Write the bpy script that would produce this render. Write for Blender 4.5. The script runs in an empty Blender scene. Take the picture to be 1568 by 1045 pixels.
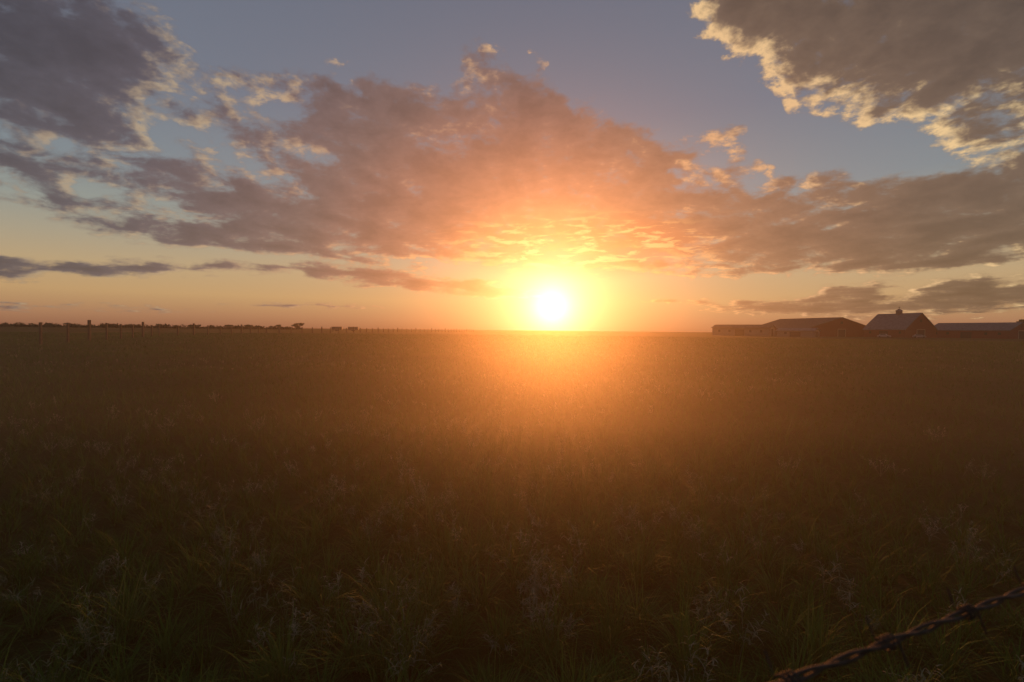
import bpy, bmesh, math, random
import numpy as np
from mathutils import Vector, Matrix, Euler
random.seed(3); rng=np.random.default_rng(7)
D=bpy.data; S=bpy.context.scene
S.view_settings.view_transform='Standard'; S.view_settings.look='None'; S.view_settings.exposure=0
COL=S.collection
def lin(c): 
    return tuple(((v/255)/12.92 if v/255<=0.04045 else ((v/255+0.055)/1.055)**2.4) for v in c[:3])+(1,)

# ---------------- camera ----------------
H=1.6
camd=D.cameras.new("camera"); cam=D.objects.new("camera",camd); COL.objects.link(cam); S.camera=cam
camd.lens=18; camd.sensor_width=36; camd.clip_start=0.05; camd.clip_end=30000
M=Matrix.Rotation(math.radians(90-1.2),4,'X')@Matrix.Rotation(math.radians(0.55),4,'Z')
cam.matrix_world=Matrix.Translation((0,0,H))@M
camd.dof.use_dof=True; camd.dof.focus_distance=30; camd.dof.aperture_fstop=5.6
R3=M.to_3x3()
def ray(px,py):
    return (R3@Vector(((px-784)/784,-(py-522.5)/784,-1))).normalized()
def azel(px,py):
    d=ray(px,py); return math.degrees(math.atan2(d.x,d.y)), math.degrees(math.asin(d.z))
def ground_at(px,depth):
    d=ray(px,508); return Vector((d.x/d.y*depth,depth,0))
SUN=ray(845,470); SAZ,SEL=azel(845,470)

# ---------------- sun ----------------
sl=D.lights.new("sun",'SUN'); so=D.objects.new("sun",sl); COL.objects.link(so)
sl.energy=5.0; sl.angle=math.radians(0.5); sl.color=(1.0,0.31,0.07)
so.rotation_mode='QUATERNION'; so.rotation_quaternion=SUN.to_track_quat('Z','Y'); so.location=(5,100,30)

# ---------------- node helper ----------------
class N:
    def __init__(s,nt): s.nt=nt
    def n(s,t,**k):
        x=s.nt.nodes.new(t)
        for a,b in k.items(): setattr(x,a,b)
        return x
    def put(s,sock,v):
        if isinstance(v,bpy.types.NodeSocket): s.nt.links.new(v,sock)
        else: sock.default_value=v
    def m(s,op,a,b=0.0,c=None,clamp=False):
        x=s.n('ShaderNodeMath',operation=op,use_clamp=clamp); s.put(x.inputs[0],a)
        s.put(x.inputs[1],b)
        if c is not None: s.put(x.inputs[2],c)
        return x.outputs[0]
    def v(s,op,a,b=None,scale=None):
        x=s.n('ShaderNodeVectorMath',operation=op); s.put(x.inputs[0],a)
        if b is not None: s.put(x.inputs[1],b)
        if scale is not None: s.put(x.inputs['Scale'],scale)
        return x.outputs[1] if op in('LENGTH','DOT_PRODUCT','DISTANCE') else x.outputs[0]
    def comb(s,x,y,z=0.0):
        c=s.n('ShaderNodeCombineXYZ'); s.put(c.inputs[0],x); s.put(c.inputs[1],y); s.put(c.inputs[2],z); return c.outputs[0]
    def sep(s,v):
        c=s.n('ShaderNodeSeparateXYZ'); s.put(c.inputs[0],v); return c.outputs
    def mr(s,v,a,b,c=0.0,d=1.0,smooth=True):
        x=s.n('ShaderNodeMapRange',interpolation_type='SMOOTHSTEP' if smooth else 'LINEAR')
        s.put(x.inputs[0],v); s.put(x.inputs[1],a); s.put(x.inputs[2],b); s.put(x.inputs[3],c); s.put(x.inputs[4],d); return x.outputs[0]
    def noise(s,vec,scale,detail=6,rough=.55,dist=0.0,color=False,dim='3D'):
        x=s.n('ShaderNodeTexNoise',noise_dimensions=dim); s.put(x.inputs['Vector'],vec); s.put(x.inputs['Scale'],scale)
        s.put(x.inputs['Detail'],detail); x.inputs['Roughness'].default_value=rough; x.inputs['Distortion'].default_value=dist
        return x.outputs['Color' if color else 'Fac']
    def mix(s,f,a,b,blend='MIX'):
        x=s.n('ShaderNodeMix',data_type='RGBA',blend_type=blend); x.clamp_factor=True
        s.put(x.inputs[0],f); s.put(x.inputs[6],a); s.put(x.inputs[7],b); return x.outputs[2]
    def ramp(s,f,stops,interp='LINEAR'):
        x=s.n('ShaderNodeValToRGB'); s.put(x.inputs[0],f); e=x.color_ramp; e.interpolation=interp
        while len(e.elements)<len(stops): e.elements.new(0.5)
        for el,(p,c) in zip(e.elements,stops): el.position=p; el.color=c
        return x.outputs[0]

# ---------------- cloud layout: rows of azimuth curves ----------------
# (cx,cy,halfw,halfh,rotdeg,weight)
blobs=[
 (640,255,290,145,8,1),(760,190,150,75,0,1),(930,240,170,75,14,1),(520,335,300,62,8,1),(560,160,110,50,0,1),(850,310,270,72,5,.95),(900,365,320,36,0,.75),
 (70,50,270,115,10,1.05),(90,160,220,90,0,.85),(290,150,180,75,15,.62),(410,140,130,28,5,.72),(230,235,170,60,10,.58),
 (110,262,240,28,4,1),(290,285,130,38,0,.60),(120,318,190,28,8,.70),(330,320,130,38,10,.60),(330,366,240,20,6,1.05),
 (110,410,280,17,0,1.08),(600,428,240,14,5,1),(720,443,140,13,3,1),(420,410,260,14,0,.74),
 (1230,40,250,112,22,1.1),(1480,40,320,130,8,1.1),(1400,140,290,66,0,.78),(1520,190,170,62,-8,.74),(930,5,90,28,0,.85),
 (1110,215,70,26,0,.8),(735,93,50,18,10,.55),(818,100,20,14,0,.5),(1180,265,60,30,0,.6),(1460,230,80,16,-10,.55),
 (1160,345,260,65,0,.95),(1440,340,290,80,-3,1.1),(1280,285,70,28,0,.8),(1500,275,170,38,-10,1),(1300,395,320,30,0,.95),(1060,290,100,60,0,.7),
 (1320,470,330,18,0,.95),(1300,452,70,20,0,.85),(1350,446,36,22,0,.8),(1460,448,90,28,0,1),(1540,452,80,26,0,.95),(1180,462,100,12,0,.7),
 (620,392,280,14,3,.78),(1020,412,280,14,2,.72),(860,408,360,11,2,.6),
 (300,470,500,7,0,.6),(1100,462,160,6,0,.55)]
holes=[(690,215,50,24,0,.35),(980,125,110,32,20,.5),(1120,180,110,22,10,.5),(455,165,50,24,-20,.35),(1240,240,120,30,10,.35),(1500,332,70,8,-6,.3)]
NA=72; AZ0=-56.0; AZW=112.0
ROWS=[0,.8,1.6,2.4,3.2,4,5,6,7,8,9,10.3,11.6,13,14.5,16,17.7,19.4,21.2,23,25,27.5,30.5,34]
gaz=AZ0+AZW*np.arange(NA)/(NA-1); gA,gE=np.meshgrid(gaz,np.array(ROWS))
def mask(b):
    cx,cy,hw,hh,rot,w=b
    c=azel(cx,cy); r=math.radians(rot)
    ex=azel(cx+20*math.cos(r),cy+20*math.sin(r)); ey=azel(cx+20*math.sin(r),cy-20*math.cos(r))
    ax=math.hypot(ex[0]-c[0],ex[1]-c[1])/20*hw; ay=math.hypot(ey[0]-c[0],ey[1]-c[1])/20*hh
    an=math.atan2(ex[1]-c[1],ex[0]-c[0]); dx=gA-c[0]; dy=gE-c[1]
    u=(dx*math.cos(an)+dy*math.sin(an))/ax; v=(-dx*math.sin(an)+dy*math.cos(an))/max(ay,.45)
    t=np.clip((1.25-np.hypot(u,v))/.8,0,1); return w*t*t*(3-2*t)
Mk=np.zeros_like(gA)
for b in blobs:
    q=mask(b); Mk=np.maximum(Mk,q)+.12*np.minimum(Mk,q)
for b in holes: Mk-=mask(b)
Mk=np.clip(Mk/1.3,0,1)

g=D.node_groups.new("cloud_density",'ShaderNodeTree')
g.interface.new_socket("P",in_out='INPUT',socket_type='NodeSocketVector')
g.interface.new_socket("Detail",in_out='INPUT',socket_type='NodeSocketFloat')
g.interface.new_socket("D",in_out='OUTPUT',socket_type='NodeSocketFloat')
G=N(g); gi=G.n('NodeGroupInput'); go=G.n('NodeGroupOutput'); P=gi.outputs[0]; DET=gi.outputs[1]
px_,py_,_=G.sep(P)
elc=G.m('MAXIMUM',py_,0.0)
warpamp=G.mr(elc,0,25,0.5,3.4,False)
wn=G.v('SUBTRACT',G.noise(G.v('MULTIPLY',P,(0.10,0.16,1)),1.0,3,.6,color=True),(0.5,0.5,0.5))
PW=G.v('ADD',P,G.v('MULTIPLY',G.v('SCALE',wn,scale=warpamp),(2.4,1.0,0)))
PWx,PWy,_q=G.sep(PW)
a01=G.m('DIVIDE',G.m('SUBTRACT',PWx,AZ0),AZW,clamp=True)
fc=G.n('ShaderNodeFloatCurve'); G.put(fc.inputs['Value'],G.m('DIVIDE',PWy,ROWS[-1],clamp=True))
cv=fc.mapping.curves[0]; cv.points[0].location=(0,0); cv.points[1].location=(1,1)
for i in range(1,len(ROWS)-1): cv.points.new(ROWS[i]/ROWS[-1],i/(len(ROWS)-1))
for p in cv.points: p.handle_type='VECTOR'
fc.mapping.update()
T=G.m('MULTIPLY',fc.outputs[0],float(len(ROWS)-1))
acc=0.0
for k in range(0,len(ROWS),3):
    ab=G.comb(a01,a01,a01)
    rc=G.n('ShaderNodeRGBCurve'); G.put(rc.inputs['Color'],ab)
    for ch in range(3):
        c_=rc.mapping.curves[ch]; row=Mk[k+ch]
        c_.points[0].location=(0,float(row[0])); c_.points[1].location=(1,float(row[-1]))
        for j in range(1,NA-1): c_.points.new(j/(NA-1),float(row[j]))
        for p in c_.points: p.handle_type='AUTO'
    rc.mapping.update()
    w_=G.v('MAXIMUM',G.v('SUBTRACT',(1.0,1.0,1.0),G.v('ABSOLUTE',G.v('SUBTRACT',G.comb(T,T,T),(float(k),float(k+1),float(k+2))))),(0.0,0.0,0.0))
    acc=G.m('ADD',acc,G.v('DOT_PRODUCT',rc.outputs[0],w_))
acc=G.m('MULTIPLY',acc,1.3)
az_r=G.m('RADIANS',px_); el_r=G.m('RADIANS',elc)
zz=G.m('ADD',G.m('SINE',el_r),0.13)
Q=G.comb(G.m('DIVIDE',G.m('SINE',az_r),zz),G.m('DIVIDE',G.m('COSINE',az_r),zz),0.0)
side=G.mr(G.m('ABSOLUTE',px_),50,75,0,1)
top=G.mr(elc,36,50,0,1)
gen=G.mr(G.noise(Q,0.7,1),.4,.6,0,1)
acc=G.m('MAXIMUM',acc,G.m('MULTIPLY',G.m('MAXIMUM',side,top),gen))
n1=G.noise(Q,4.2,DET,.62,.3)
n2=G.noise(G.v('MULTIPLY',P,(1,1.7,1)),0.42,DET,.62,.2)
nn=G.m('ADD',G.m('MULTIPLY',G.m('SUBTRACT',n1,.5),1.8),G.m('MULTIPLY',G.m('SUBTRACT',n2,.5),1.5))
d=G.m('ADD',G.m('SUBTRACT',acc,.5),nn)
d=G.m('SUBTRACT',d,G.mr(acc,0.3,0.0,0,1))
G.put(go.inputs[0],d)

# ---------------- world ----------------
W=D.worlds.new("sky"); S.world=W; W.use_nodes=True; wt=W.node_tree; wt.nodes.clear(); A=N(wt)
tc=A.n('ShaderNodeTexCoord'); vec=A.v('NORMALIZE',tc.outputs['Generated'])
x,y,z=A.sep(vec)
az=A.m('DEGREES',A.m('ARCTAN2',x,y)); el=A.m('DEGREES',A.m('ARCSINE',z))
Pw=A.comb(az,el,0.0)
def dens(p,det):
    q=A.n('ShaderNodeGroup'); q.node_tree=g; A.put(q.inputs[0],p); q.inputs[1].default_value=det; return q.outputs[0]
d0=dens(Pw,7.0)
tosun=A.v('NORMALIZE',A.v('SUBTRACT',(SAZ,SEL,0.0),Pw))
step=A.mr(el,0,25,0.4,1.4,False)
d1=dens(A.v('ADD',Pw,A.v('SCALE',tosun,scale=step)),4.0)
alpha=A.mr(d0,-0.14,0.46)
lit=A.m('MULTIPLY',A.m('MULTIPLY',A.mr(d1,0.34,-0.20),A.mr(d0,.95,.25)),A.mr(d0,-.05,.28))
e01=A.m('DIVIDE',el,40,clamp=True)
clear=A.ramp(e01,[(0,lin((140,94,72))),(0.03,lin((166,122,90))),(0.08,lin((190,154,108))),(0.14,lin((184,160,122))),(0.20,lin((166,157,134))),(0.27,lin((143,151,144))),
   (0.36,lin((124,137,143))),(0.55,lin((110,119,133))),(1,lin((94,101,118)))])
sd=A.v('LENGTH',A.v('MULTIPLY',A.v('SUBTRACT',Pw,(SAZ,SEL,0.0)),(0.85,1,1)))
sdn=A.m('DIVIDE',sd,60,clamp=True)
body=A.ramp(sdn,[(0,lin((255,195,120))),(0.10,lin((214,138,86))),(0.22,lin((162,108,84))),(0.40,lin((116,94,88))),(0.62,lin((84,79,87))),(1,lin((50,55,68)))])
bodyR=A.ramp(sdn,[(0,lin((255,195,120))),(0.10,lin((208,134,80))),(0.28,lin((144,104,78))),(0.5,lin((108,88,71))),(1,lin((72,66,60)))])
body=A.mix(A.mr(az,2,25),body,bodyR)
litc=A.ramp(sdn,[(0,lin((255,216,155))),(0.15,lin((252,186,116))),(0.35,lin((220,168,122))),(0.6,lin((240,208,152))),(1,lin((190,162,140)))])
sh=A.m('MULTIPLY',A.mr(d1,-.2,.9,1.30,.78,False),A.mr(d0,.2,1.2,1.05,.86))
bodyv=A.v('SCALE',body,scale=sh)
col=A.mix(A.m('MULTIPLY',alpha,.93),clear,bodyv)
litk=A.m('MULTIPLY',lit,A.mr(az,-42,22,.36,1.0))
col=A.mix(litk,col,litc)
# sunlit altocumulus streaks low above the sun
sc=azel(880,378)
mk=A.v('LENGTH',A.v('MULTIPLY',A.v('SUBTRACT',Pw,(sc[0],sc[1],0.0)),(1/15.0,1/3.6,0)))
st_n=A.noise(A.v('MULTIPLY',Pw,(.30,1.6,1)),1.0,6,.65,.5)
stm=A.mr(mk,1.2,.45)
col=A.mix(A.m('MULTIPLY',stm,.75),col,lin((186,108,66)))
col=A.mix(A.m('MULTIPLY',stm,A.mr(st_n,.49,.61,0,.85)),col,lin((255,196,124)))
def glow(sig,amp,c,pw=2.0,sx=1.0,sy=1.0):
    q=A.v('LENGTH',A.v('MULTIPLY',A.v('SUBTRACT',Pw,(SAZ,SEL,0.0)),(sx,sy,1)))
    gg=A.m('MULTIPLY',A.m('EXPONENT',A.m('MULTIPLY',A.m('POWER',A.m('DIVIDE',q,sig),pw),-1.0)),amp)
    return A.v('SCALE',c,scale=gg)
col=A.v('ADD',col,glow(1.5,2.4,(1,.80,.66),1.0))
col=A.v('ADD',col,glow(3.6,.42,(1,.62,.46),1.3,.85,.9))
col=A.v('ADD',col,glow(9.0,0.09,(1,.48,.22),2.0,.8,.8))
sky=A.n('ShaderNodeTexSky',sky_type='NISHITA'); sky.sun_disc=False; sky.sun_elevation=math.radians(SEL); sky.sun_rotation=math.radians(SAZ)
bg1=A.n('ShaderNodeBackground'); A.put(bg1.inputs[0],sky.outputs[0]); bg1.inputs[1].default_value=0.006
bg2=A.n('ShaderNodeBackground'); A.put(bg2.inputs[0],col); bg2.inputs[1].default_value=1.0
ad=A.n('ShaderNodeAddShader'); wt.links.new(bg1.outputs[0],ad.inputs[0]); wt.links.new(bg2.outputs[0],ad.inputs[1])
wo=A.n('ShaderNodeOutputWorld'); wt.links.new(ad.outputs[0],wo.inputs[0])
W.cycles.sampling_method='NONE'

# ---------------- materials ----------------
def mat(name,c,rough=.8,noise=0.25,scale=4,spec=.3,metal=0):
    m=D.materials.new(name); m.use_nodes=True; a=N(m.node_tree); b=m.node_tree.nodes['Principled BSDF']
    t=a.n('ShaderNodeTexCoord'); nz=a.noise(t.outputs['Object'],scale,5,.6)
    lo=tuple(v*(1-noise) for v in c)+(1,); hi=tuple(min(1,v*(1+noise)) for v in c)+(1,)
    a.put(b.inputs['Base Color'],a.mix(a.mr(nz,.3,.7),lo,hi)); b.inputs['Roughness'].default_value=rough
    b.inputs['Specular IOR Level'].default_value=spec; b.inputs['Metallic'].default_value=metal
    return m
m_red=mat("red_barn_paint",(.12,.026,.02)); m_roof=mat("weathered_metal_roof",(.13,.13,.135),.8,.2,1,.05); m_roof2=mat("rusty_metal_roof",(.11,.075,.055),.8,.25,1,.1); m_white=mat("faded_trim",(.22,.2,.18))
m_dark=mat("dark_opening",(.02,.02,.02)); m_grey=mat("grey_siding",(.13,.115,.105)); m_post=mat("weathered_wood",(.05,.04,.028)); m_wire=mat("rusty_wire",(.045,.038,.034),.7,.4,60,.3,.4)
m_leafD=mat("tree_leaves",(.04,.05,.025),.8,.4,.5,.05); m_bark=mat("bark",(.07,.05,.035)); m_tyre=mat("rubber",(.02,.02,.02)); m_car=mat("car_paint",(.2,.2,.21),.35,.05); m_glass=mat("car_glass",(.03,.035,.04),.1)

def grass_mat(name,stops,trans,rough):
    m=D.materials.new(name); m.use_nodes=True; a=N(m.node_tree); b=m.node_tree.nodes['Principled BSDF']; o=m.node_tree.nodes['Material Output']
    at=a.n('ShaderNodeAttribute',attribute_name='tint'); c=a.ramp(at.outputs['Fac'],stops)
    a.put(b.inputs['Base Color'],c); b.inputs['Roughness'].default_value=rough; b.inputs['Specular IOR Level'].default_value=.08
    tr=a.n('ShaderNodeBsdfTranslucent'); a.put(tr.inputs[0],c); mx=a.n('ShaderNodeMixShader'); mx.inputs[0].default_value=trans
    m.node_tree.links.new(b.outputs[0],mx.inputs[1]); m.node_tree.links.new(tr.outputs[0],mx.inputs[2]); m.node_tree.links.new(mx.outputs[0],o.inputs[0])
    return m
m_grass=grass_mat("field_grass",[(0,(.012,.050,.006,1)),(.35,(.030,.092,.014,1)),(.7,(.058,.112,.025,1)),(1,(.13,.14,.07,1))],.12,.8)
m_weed=grass_mat("dry_weed",[(0,(.07,.105,.06,1)),(1,(.21,.22,.16,1))],.04,.9)

m_g=D.materials.new("field_soil_and_grass"); m_g.use_nodes=True; a=N(m_g.node_tree); b=m_g.node_tree.nodes['Principled BSDF']
geo=a.n('ShaderNodeNewGeometry'); pos=geo.outputs['Position']
c1=a.mr(a.noise(pos,.25,5,.65),.3,.7); c2=a.mr(a.noise(pos,3.5,6,.7),.3,.7)
cc=a.mix(c1,(.010,.028,.006,1),(.028,.046,.012,1)); cc=a.mix(a.m('MULTIPLY',c2,.5),cc,(.04,.044,.018,1))
a.put(b.inputs['Base Color'],cc); b.inputs['Roughness'].default_value=.95; b.inputs['Specular IOR Level'].default_value=.04
bp=a.n('ShaderNodeBump'); bp.inputs['Strength'].default_value=1; bp.inputs['Distance'].default_value=.15; a.put(bp.inputs['Height'],a.noise(pos,6,6,.7)); m_g.node_tree.links.new(bp.outputs[0],b.inputs['Normal'])

# ---------------- mesh helpers ----------------
def mkobj(name,me,parent=None,m=None):
    o=D.objects.new(name,me); COL.objects.link(o)
    if m: me.materials.append(m)
    if parent: o.parent=parent
    return o
def poly(name,verts,faces,parent=None,m=None):
    me=D.meshes.new(name); me.from_pydata([tuple(v) for v in verts],[],faces); me.update(); return mkobj(name,me,parent,m)
def boxes(name,lst,parent=None,m=None):
    vs=[];fs=[]
    for (x0,y0,z0,x1,y1,z1) in lst:
        k=len(vs); vs+=[(x0,y0,z0),(x1,y0,z0),(x1,y1,z0),(x0,y1,z0),(x0,y0,z1),(x1,y0,z1),(x1,y1,z1),(x0,y1,z1)]
        fs+=[tuple(k+i for i in f) for f in [(0,3,2,1),(4,5,6,7),(0,1,5,4),(1,2,6,5),(2,3,7,6),(3,0,4,7)]]
    return poly(name,vs,fs,parent,m)
def empty(name,loc,rz=0):
    o=D.objects.new(name,None); COL.objects.link(o); o.location=loc; o.rotation_euler=(0,0,rz); return o

def hgt(x,y):
    r=np.hypot(x,y); f=np.clip(1-r/90,0,1)
    return f*(0.05*np.sin(x*.55+1.3*np.sin(y*.31))+0.05*np.sin(y*.47+1.7*np.sin(x*.27)))-0.05*f
rad=[0]+list(np.geomspace(.6,20000,120)); na=180
vs=[(0,0,float(hgt(0,0)))];fs=[]
for r in rad[1:]:
    for k in range(na):
        t=2*math.pi*k/na; X=r*math.cos(t);Y=r*math.sin(t); vs.append((X,Y,float(hgt(X,Y))))
for k in range(na): fs.append((0,1+k,1+(k+1)%na))
for i in range(len(rad)-2):
    for k in range(na):
        a0=1+i*na+k; a1=1+i*na+(k+1)%na; fs.append((a0,a0+na,a1+na,a1))
go_=poly("ground",vs,fs,None,m_g)
for p in go_.data.polygons: p.use_smooth=True

def blades(name,base,az,th0,curv,L,w,tint,m):
    n=len(az)
    P=np.zeros((n,7,3)); side=np.stack([-np.sin(az),np.cos(az),np.zeros(n)],1); pos=base.copy(); th=th0.copy()
    hd=np.stack([np.cos(az),np.sin(az),np.zeros(n)],1)
    for s in range(4):
        if s<3:
            ww=w*(1-.28*s)
            P[:,2*s]=pos-side*ww[:,None]/2; P[:,2*s+1]=pos+side*ww[:,None]/2
            st=L/3
            pos=pos+hd*(np.cos(th)*st)[:,None]; pos[:,2]+=np.sin(th)*st
            th=th-curv
        else: P[:,6]=pos
    V=P.reshape(-1,3); o=(np.arange(n)*7)[:,None]
    quads=np.concatenate([o+np.array([0,1,3,2]),o+np.array([2,3,5,4])],1).reshape(-1,4); tris=o+np.array([4,5,6])
    nq=len(quads); loops=np.concatenate([quads.ravel(),tris.ravel()])
    me=D.meshes.new(name); me.vertices.add(len(V)); me.vertices.foreach_set('co',V.ravel().astype(np.float32))
    me.loops.add(len(loops)); me.loops.foreach_set('vertex_index',loops.astype(np.int32))
    me.polygons.add(nq+n); st=np.concatenate([np.arange(nq)*4,nq*4+np.arange(n)*3]); me.polygons.foreach_set('loop_start',st.astype(np.int32))
    me.update(calc_edges=True); me.validate()
    at=me.attributes.new('tint','FLOAT','POINT'); at.data.foreach_set('value',np.repeat(tint,7).astype(np.float32))
    return mkobj(name,me,None,m)
def patch(x,y,s=1.0):
    return .5+.25*np.sin(x*.9*s+2*np.sin(y*.5*s))+.25*np.sin(y*1.1*s+2*np.sin(x*.6*s+1))
def scatter(n,r0,r1,p,half=70):
    u=rng.random(n); e=2-p
    r=(r0**e+u*(r1**e-r0**e))**(1/e) if abs(e)>1e-6 else r0*(r1/r0)**u
    t=np.radians(90+rng.uniform(-half,half,n)); return r*np.cos(t),r*np.sin(t),r
X,Y,Rr=scatter(360000,1.0,170,1.6)
cl=patch(X,Y)*.5+patch(X,Y,.23)*.5
n=len(X)
tab=rng.random((65536,3))
def clus(X,Y,cell,amt):
    gx=np.round(X/cell).astype(np.int64); gy=np.round(Y/cell).astype(np.int64); h=(gx*73856093^gy*19349663)&65535
    j=tab[h]; return X+((gx+(j[:,0]-.5)*1.6)*cell-X)*amt, Y+((gy+(j[:,1]-.5)*1.6)*cell-Y)*amt, j[:,2]
near=Rr<35
nx,ny,jz=clus(X,Y,0.19,.6); X=np.where(near,nx,X); Y=np.where(near,ny,Y); jz=np.where(near,jz,rng.random(n))
tall=rng.random(n)**2
L=(.08+.18*cl+.13*tall)*(.5+jz); wd=(.0028+.003*rng.random(n))*(1+Rr*.13)
blades("grass_field",np.stack([X,Y,hgt(X,Y)-.02],1),rng.uniform(0,2*np.pi,n),np.radians(rng.uniform(40,90,n)),np.radians(rng.uniform(5,38,n)),L,wd,
   np.clip(.0+.5*cl+.35*rng.random(n)**2+.3*jz*jz-.1,0,1),m_grass)

def ground_px(px,py):
    d=ray(px,py); t=-(H-.22)/d.z; return d.x*t,d.y*t
wl=[ground_px(*p) for p in [(585,780),(490,745),(395,895),(1120,930),(1030,770),(320,770),(360,820),(160,665),(90,665),(390,640),(330,600),(180,935),(870,880),(1300,880),(1205,690),(1360,690),(1435,645),(1500,690),(820,870),(620,900),(655,745),(540,640),(250,640),(590,960),(1090,1030),(1480,830),(20,640)]]
wl=[(a+random.gauss(0,.08),b+random.gauss(0,.08),random.uniform(.42,.66)) for a,b in wl for _ in range(3)]
x2,y2,r2=scatter(4600,2.4,80,1.0); 
for i in range(len(x2)):
    if patch(x2[i],y2[i],.35)>.45: wl.append((x2[i],y2[i],random.uniform(.22,.56)))
B=[];AZ=[];TH=[];CU=[];LL=[];WW=[];TT=[]
for (wx,wy,ws) in wl:
    r=math.hypot(wx,wy); ww=1+r*.08; z0=float(hgt(wx,wy)); nst=random.randint(3,5); nl=13 if r<14 else (8 if r<40 else 4); tt=random.random()**2*.7+(.1 if 5<r<25 else 0)
    for s in range(nst):
        a0=random.uniform(0,6.28); th=math.radians(random.uniform(42,85)); hl=random.uniform(.32,.55)*ws
        B.append((wx,wy,z0));AZ.append(a0);TH.append(th);CU.append(.04);LL.append(hl);WW.append(.004*ww);TT.append(tt*.5)
        for k in range(nl):
            f=random.uniform(.45,1.0); bx=wx+math.cos(a0)*math.cos(th)*hl*f; by=wy+math.sin(a0)*math.cos(th)*hl*f; bz=z0+math.sin(th)*hl*f*.985
            B.append((bx,by,bz));AZ.append(random.uniform(0,6.28));TH.append(random.uniform(-.2,1.2));CU.append(random.uniform(.15,.7));LL.append(random.uniform(.025,.085)*(1.25-f*.5));WW.append(random.uniform(.002,.006)*ww);TT.append(min(1,tt+.4*random.random()))
blades("weeds",np.array(B),np.array(AZ),np.array(TH),np.array(CU),np.array(LL),np.array(WW),np.array(TT),m_weed)

# ---------------- added scatter volume for the veil of glow ----------------
m_h=D.materials.new("veil_glow_volume"); m_h.use_nodes=True; nt=m_h.node_tree; nt.nodes.clear()
vsn=nt.nodes.new('ShaderNodeVolumeScatter'); vsn.inputs['Color'].default_value=(1,.94,.85,1); vsn.inputs['Density'].default_value=0.0100; vsn.inputs['Anisotropy'].default_value=0.86
out=nt.nodes.new('ShaderNodeOutputMaterial'); nt.links.new(vsn.outputs[0],out.inputs['Volume'])
boxes("veil_glow_box",[(-30,-5,-1,30,8.5,4.2)],None,m_h)  # added scattering box, standing in for lens veil; sized for orange glow over ground

# ---------------- barns ----------------
def barn(name,loc,rz,L,Wd,eave,ridge,wall,cupola=False,knee=None,roofm=None):
    e=empty(name,loc,math.radians(rz)); hl=L/2;hw=Wd/2
    if knee: prof=[(-hw,0),(-hw,eave),(-hw*knee[0],knee[1]),(0,ridge),(hw*knee[0],knee[1]),(hw,eave),(hw,0)]
    else: prof=[(-hw,0),(-hw,eave),(0,ridge),(hw,eave),(hw,0)]
    k=len(prof); vs=[(-hl,p[0],p[1]) for p in prof]+[(hl,p[0],p[1]) for p in prof]
    fs=[tuple(range(k)),tuple(range(2*k-1,k-1,-1)),(0,k,k+1,1),(k-2,2*k-2,2*k-1,k-1)]
    poly("walls",vs,fs,e,wall)
    rp=prof[1:-1]; t=.25; o=.5
    p0=(rp[0][0]-o,rp[0][1]-o*(rp[1][1]-rp[0][1])/(rp[1][0]-rp[0][0])); rp=[p0]+rp[1:-1]+[(-p0[0],p0[1])]
    kk=len(rp); vs=[];fs=[]
    for X in(-hl-.5,hl+.5):
        for dz in(.03,t): vs+=[(X,p[0],p[1]+dz) for p in rp]
    for i in range(kk-1):
        fs+=[(kk+i,kk+i+1,3*kk+i+1,3*kk+i),(i,2*kk+i,2*kk+i+1,i+1),(i,i+1,kk+i+1,kk+i),(2*kk+i,3*kk+i,3*kk+i+1,2*kk+i+1)]
    fs+=[(0,kk,3*kk,2*kk),(kk-1,3*kk-1,4*kk-1,2*kk-1)]
    poly("roof",vs,fs,e,roofm or m_roof)
    boxes("door",[(hl+.02,-2,0,hl+.1,2,min(4,eave*.9)),(-2.2,-hw-.1,0,2.2,-hw-.02,eave*.8)],e,m_dark)
    boxes("door_trim",[(hl+.02,-2.3,0,hl+.16,-2.02,min(4.2,eave*.93)),(hl+.02,2.02,0,hl+.16,2.3,min(4.2,eave*.93)),(hl+.02,-2.3,min(4.22,eave*.95),hl+.16,2.3,min(4.5,eave*1.02))],e,m_white)
    wn=[]
    xx=-hl+3
    while xx<hl-2:
        if abs(xx)>3.5: wn.append((xx,-hw-.08,eave*.45,xx+1.1,-hw-.02,eave*.75))
        xx+=5
    wn.append((hl+.02,-.6,eave+ (ridge-eave)*.45,hl+.08,.6,eave+(ridge-eave)*.45+1.2))
    boxes("windows",wn,e,m_dark)
    if cupola:
        boxes("cupola",[(-.9,-.9,ridge-.6,.9,.9,ridge+1.3)],e,m_grey)
        poly("cupola_roof",[(-1.2,-1.2,ridge+1.32),(1.2,-1.2,ridge+1.32),(1.2,1.2,ridge+1.32),(-1.2,1.2,ridge+1.32),(0,0,ridge+2.5)],[(0,3,2,1),(0,1,4),(1,2,4),(2,3,4),(3,0,4)],e,m_roof)
        boxes("weather_vane",[(-.05,-.05,ridge+2.4,.05,.05,ridge+3.4),(-.6,-.03,ridge+3.0,.6,.03,ridge+3.15)],e,m_dark)
    return e
barn("red_barn",ground_at(1376,240),-78,21,17,3.8,11.0,m_red,True,(.55,7.2))
barn("long_barn",ground_at(1238,275),-80,44,38,3.8,9.4,m_red,False,None,m_roof2)
barn("equipment_shed",ground_at(1138,262),-40,27,12,3.9,5.4,m_grey,False,None,m_roof2)
barn("hay_barn",ground_at(1497,240),-70,32,17,3.6,7.0,m_red)
barn("metal_shed",ground_at(1222,228),-48,15,7,2.6,3.6,m_grey)

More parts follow.
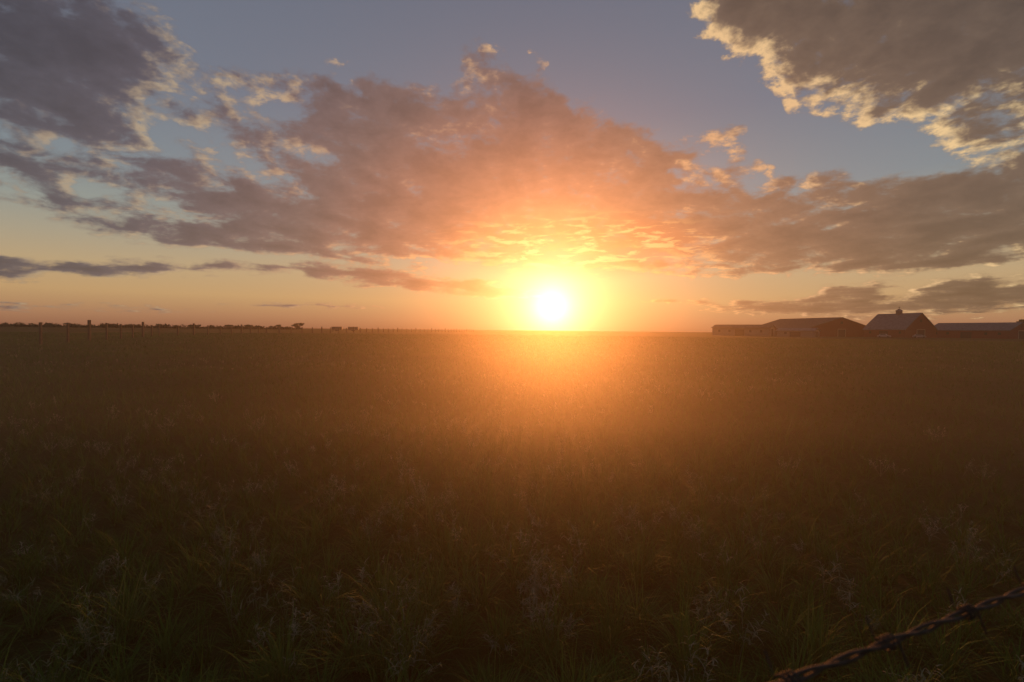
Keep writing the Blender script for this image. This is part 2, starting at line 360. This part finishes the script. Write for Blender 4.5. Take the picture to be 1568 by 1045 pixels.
def car(name,loc,rz,L=4.6,Hh=1.6,m=m_car):
    e=empty(name,loc,rz); w=.9
    prof=[(-L/2,.35),(-L/2,.95),(-L*.40,1.02),(-L*.3,Hh-.03),(L*.12,Hh),(L*.24,1.05),(L*.47,.9),(L/2,.7),(L/2,.35)]
    k=len(prof); vs=[(p[0],s*w*(0.82 if p[1]>1.2 else 1),p[1]) for s in(-1,1) for p in prof]
    poly("body",vs,[tuple(range(k)),tuple(range(2*k-1,k-1,-1))]+[(i,k+i,k+(i+1)%k,(i+1)%k) for i in range(k)],e,m)
    boxes("windows",[(-L*.27,-w*.97,1.08,L*.13,w*.97,Hh-.15)],e,m_glass)
    bm=bmesh.new()
    for X in(-L*.31,L*.31):
        for Y in(-w+.02,w-.02):
            bmesh.ops.create_cone(bm,cap_ends=True,segments=16,radius1=.34,radius2=.34,depth=.24,matrix=Matrix.Translation((X,Y,.34))@Matrix.Rotation(math.pi/2,4,'X'))
    me=D.meshes.new("wheels"); bm.to_mesh(me); bm.free(); mkobj("wheels",me,e,m_tyre)
car("parked_car",ground_at(1354,216),-.8); car("parked_car",ground_at(1408,218),-.6)
def trailer(loc,rz):
    e=empty("stock_trailer",loc,rz)
    boxes("body",[(-3.4,-1.1,.7,3.4,1.1,2.8)],e,m_grey); boxes("roof",[(-3.5,-1.15,2.82,3.5,1.15,2.92)],e,m_roof)
    boxes("slats",[(-3.1+i*.9,-1.16,1.7,-2.6+i*.9,-1.11,2.2) for i in range(7)],e,m_dark); boxes("hitch",[(3.4,-.1,.6,4.6,.1,.75)],e,m_dark)
    bm=bmesh.new()
    for X in(-.6,.4):
        for Y in(-1.1,1.1): bmesh.ops.create_cone(bm,cap_ends=True,segments=14,radius1=.4,radius2=.4,depth=.25,matrix=Matrix.Translation((X,Y,.4))@Matrix.Rotation(math.pi/2,4,'X'))
    me=D.meshes.new("wheels"); bm.to_mesh(me); bm.free(); mkobj("wheels",me,e,m_tyre)
trailer(ground_at(516,350),.1); trailer(ground_at(541,355),.05)

# ---------------- trees ----------------
def leaves(clumps,n,size,flat=1.0):
    vs=[];fs=[]
    for c in clumps:
        for _ in range(n):
            u=Vector((random.gauss(0,1),random.gauss(0,1),random.gauss(0,1))).normalized()*random.random()**.4
            p=Vector((c[0]+u.x*c[3],c[1]+u.y*c[4],c[2]+u.z*c[5])); q=Euler((random.uniform(0,6),random.uniform(0,6),random.uniform(0,6))).to_matrix(); s=size*random.uniform(.6,1.4)
            k=len(vs)
            for w in((-1,-.5,0),(.3,-.7,0),(1,.4,0),(-.3,.8,0)): vs.append(p+q@(Vector(w)*s))
            fs.append((k,k+1,k+2,k+3))
    return vs,fs
def tree(name,loc,h,w,seed):
    random.seed(seed); e=empty(name,loc); bm=bmesh.new()
    def limb(p,q,r0,r1):
        d=Vector(q)-Vector(p); mtx=Matrix.Translation((Vector(p)+Vector(q))/2)@d.to_track_quat('Z','Y').to_matrix().to_4x4()
        bmesh.ops.create_cone(bm,cap_ends=True,segments=8,radius1=r0,radius2=r1,depth=d.length,matrix=mtx)
    limb((0,0,-.2),(0,0,h*.4),h*.035,h*.025); cl=[]
    for i in range(9):
        a=i*2.4; rr=w*.5*random.uniform(.4,.85); q=(math.cos(a)*rr,math.sin(a)*rr,h*random.uniform(.45,.88)); limb((0,0,h*random.uniform(.25,.4)),q,h*.016,h*.006); cl.append((*q,w*.2,w*.2,h*.13))
    cl.append((0,0,h*.85,w*.22,w*.22,h*.14)); cl.append((0,0,h*.4,w*.3,w*.3,h*.2))
    me=D.meshes.new("trunk"); bm.to_mesh(me); bm.free(); mkobj("trunk",me,e,m_bark)
    v,f=leaves(cl,110,h*.04); poly("crown",v,f,e,m_leafD)
tree("tree",ground_at(1564,236),9,8,1)
tree("tree",ground_at(455,420),6,10,2); tree("tree",ground_at(426,440),4.6,6,3); tree("tree",ground_at(380,460),4.6,8,4); tree("tree",ground_at(350,480),4.4,8,5)
random.seed(9); cl=[]
for i in range(190):
    px=random.uniform(-250,460); dp=random.uniform(560,640); p=ground_at(px,dp); hh=random.uniform(1.8,5.5)*(1.15-.3*max(px,0)/460)
    cl.append((p.x,p.y,hh*.45,random.uniform(3,9),4,hh*.55))
v,f=leaves(cl,60,.8); poly("distant_treeline",v,f,None,m_leafD)
cl=[]
for i in range(60):
    px=random.uniform(1405,1640); p=ground_at(px,290); hh=random.uniform(1.5,4); cl.append((p.x,p.y,hh*.45,random.uniform(2,4),2,hh*.5))
v,f=leaves(cl,50,.5); poly("hedge",v,f,None,m_leafD)

# ---------------- pasture fence ----------------
path=[Vector((-60,20,0)),Vector((-39.6,43,0)),Vector((-62,90,0)),Vector((-72,150,0)),Vector((-58,270,0)),Vector((-30,420,0))]
e=empty("pasture_fence",(0,0,0)); pb=[]; tops=[]; c=0
for a_,b_ in zip(path[:-1],path[1:]):
    n_=max(1,int((b_-a_).length/6.5))
    for i in range(n_):
        p=a_.lerp(b_,i/n_); big=(c%4==2); hh=2.35 if big else 1.95; hh+=random.uniform(-.1,.1); r=.085 if big else .065; r*=1+p.y/200; c+=1
        pb.append((p.x-r,p.y-r,-.3,p.x+r,p.y+r,hh)); tops.append(p)
boxes("posts",pb,e,m_post)
def curve(name,pts,r,parent,m,cyc=False):
    cd=D.curves.new(name,'CURVE'); cd.dimensions='3D'; cd.bevel_depth=r; cd.bevel_resolution=2
    for q in pts:
        sp=cd.splines.new('POLY'); sp.points.add(len(q)-1)
        for i,w in enumerate(q): sp.points[i].co=(*w,1)
    o=D.objects.new(name,cd); COL.objects.link(o); o.parent=parent; cd.materials.append(m); return o
curve("wires",[[(p.x,p.y,z) for p in tops] for z in(.5,.95,1.4,1.8)],.006,e,m_wire)

# ---------------- near barbed wire fence ----------------
e=empty("barbed_wire_fence",(0,0,0))
def wp(px,py,drop):
    d=ray(px,py); t=-drop/d.z; return Vector((d.x*t,d.y*t,H-drop))
A0=wp(1175,1055,.27); A1=wp(1568,905,.27); dr=(A1-A0); dr.z=0; dr.normalize(); nrm=Vector((-dr.y,dr.x,0))
mid=(A0+A1)/2; half=2.6
def strand(z,ph):
    out=[]; n_=1400
    for i in range(n_+1):
        t=-half+2*half*i/n_; sag=.02*(t/half)**2*1.5
        a=t/0.055*math.pi+ph; w=.0022
        p=mid+dr*t; out.append((p.x+nrm.x*w*math.cos(a),p.y+nrm.y*w*math.cos(a),z+sag+w*math.sin(a)))
    return out
zt=A0.z; ws=[]; barbs=[]
for z in(zt,zt-.32,zt-.64,zt-.92):
    ws+=[strand(z,0),strand(z,math.pi)]
    t=-half+.05
    while t<half:
        p=mid+dr*t; zz=z+.03*(t/half)**2; q=[]
        for i in range(30):
            a=i/29*2.5*2*math.pi; q.append((p.x+dr.x*(i*.0005)+nrm.x*.0055*math.cos(a),p.y+dr.y*(i*.0005)+nrm.y*.0055*math.cos(a),zz+.0055*math.sin(a)))
        t0=Vector(q[0])+Vector((nrm.x*.006-dr.x*.004,nrm.y*.006-dr.y*.004,.020)); t1=Vector(q[-1])+Vector((-nrm.x*.004+dr.x*.006,-nrm.y*.004+dr.y*.006,-.019))
        barbs.append([tuple(t0)]+q+[tuple(t1)]); t+=.125
curve("wire_strands",ws,.0018,e,m_wire); curve("barbs",barbs,.001,e,m_wire)
pl=[]
for t in(-half,half):
    p=mid+dr*t; pl+= [(p.x-.02,p.y-.004,-.4,p.x+.02,p.y+.002,1.5),(p.x-.004,p.y+.0025,-.4,p.x+.004,p.y+.035,1.5)]
boxes("steel_posts",pl,e,m_post)
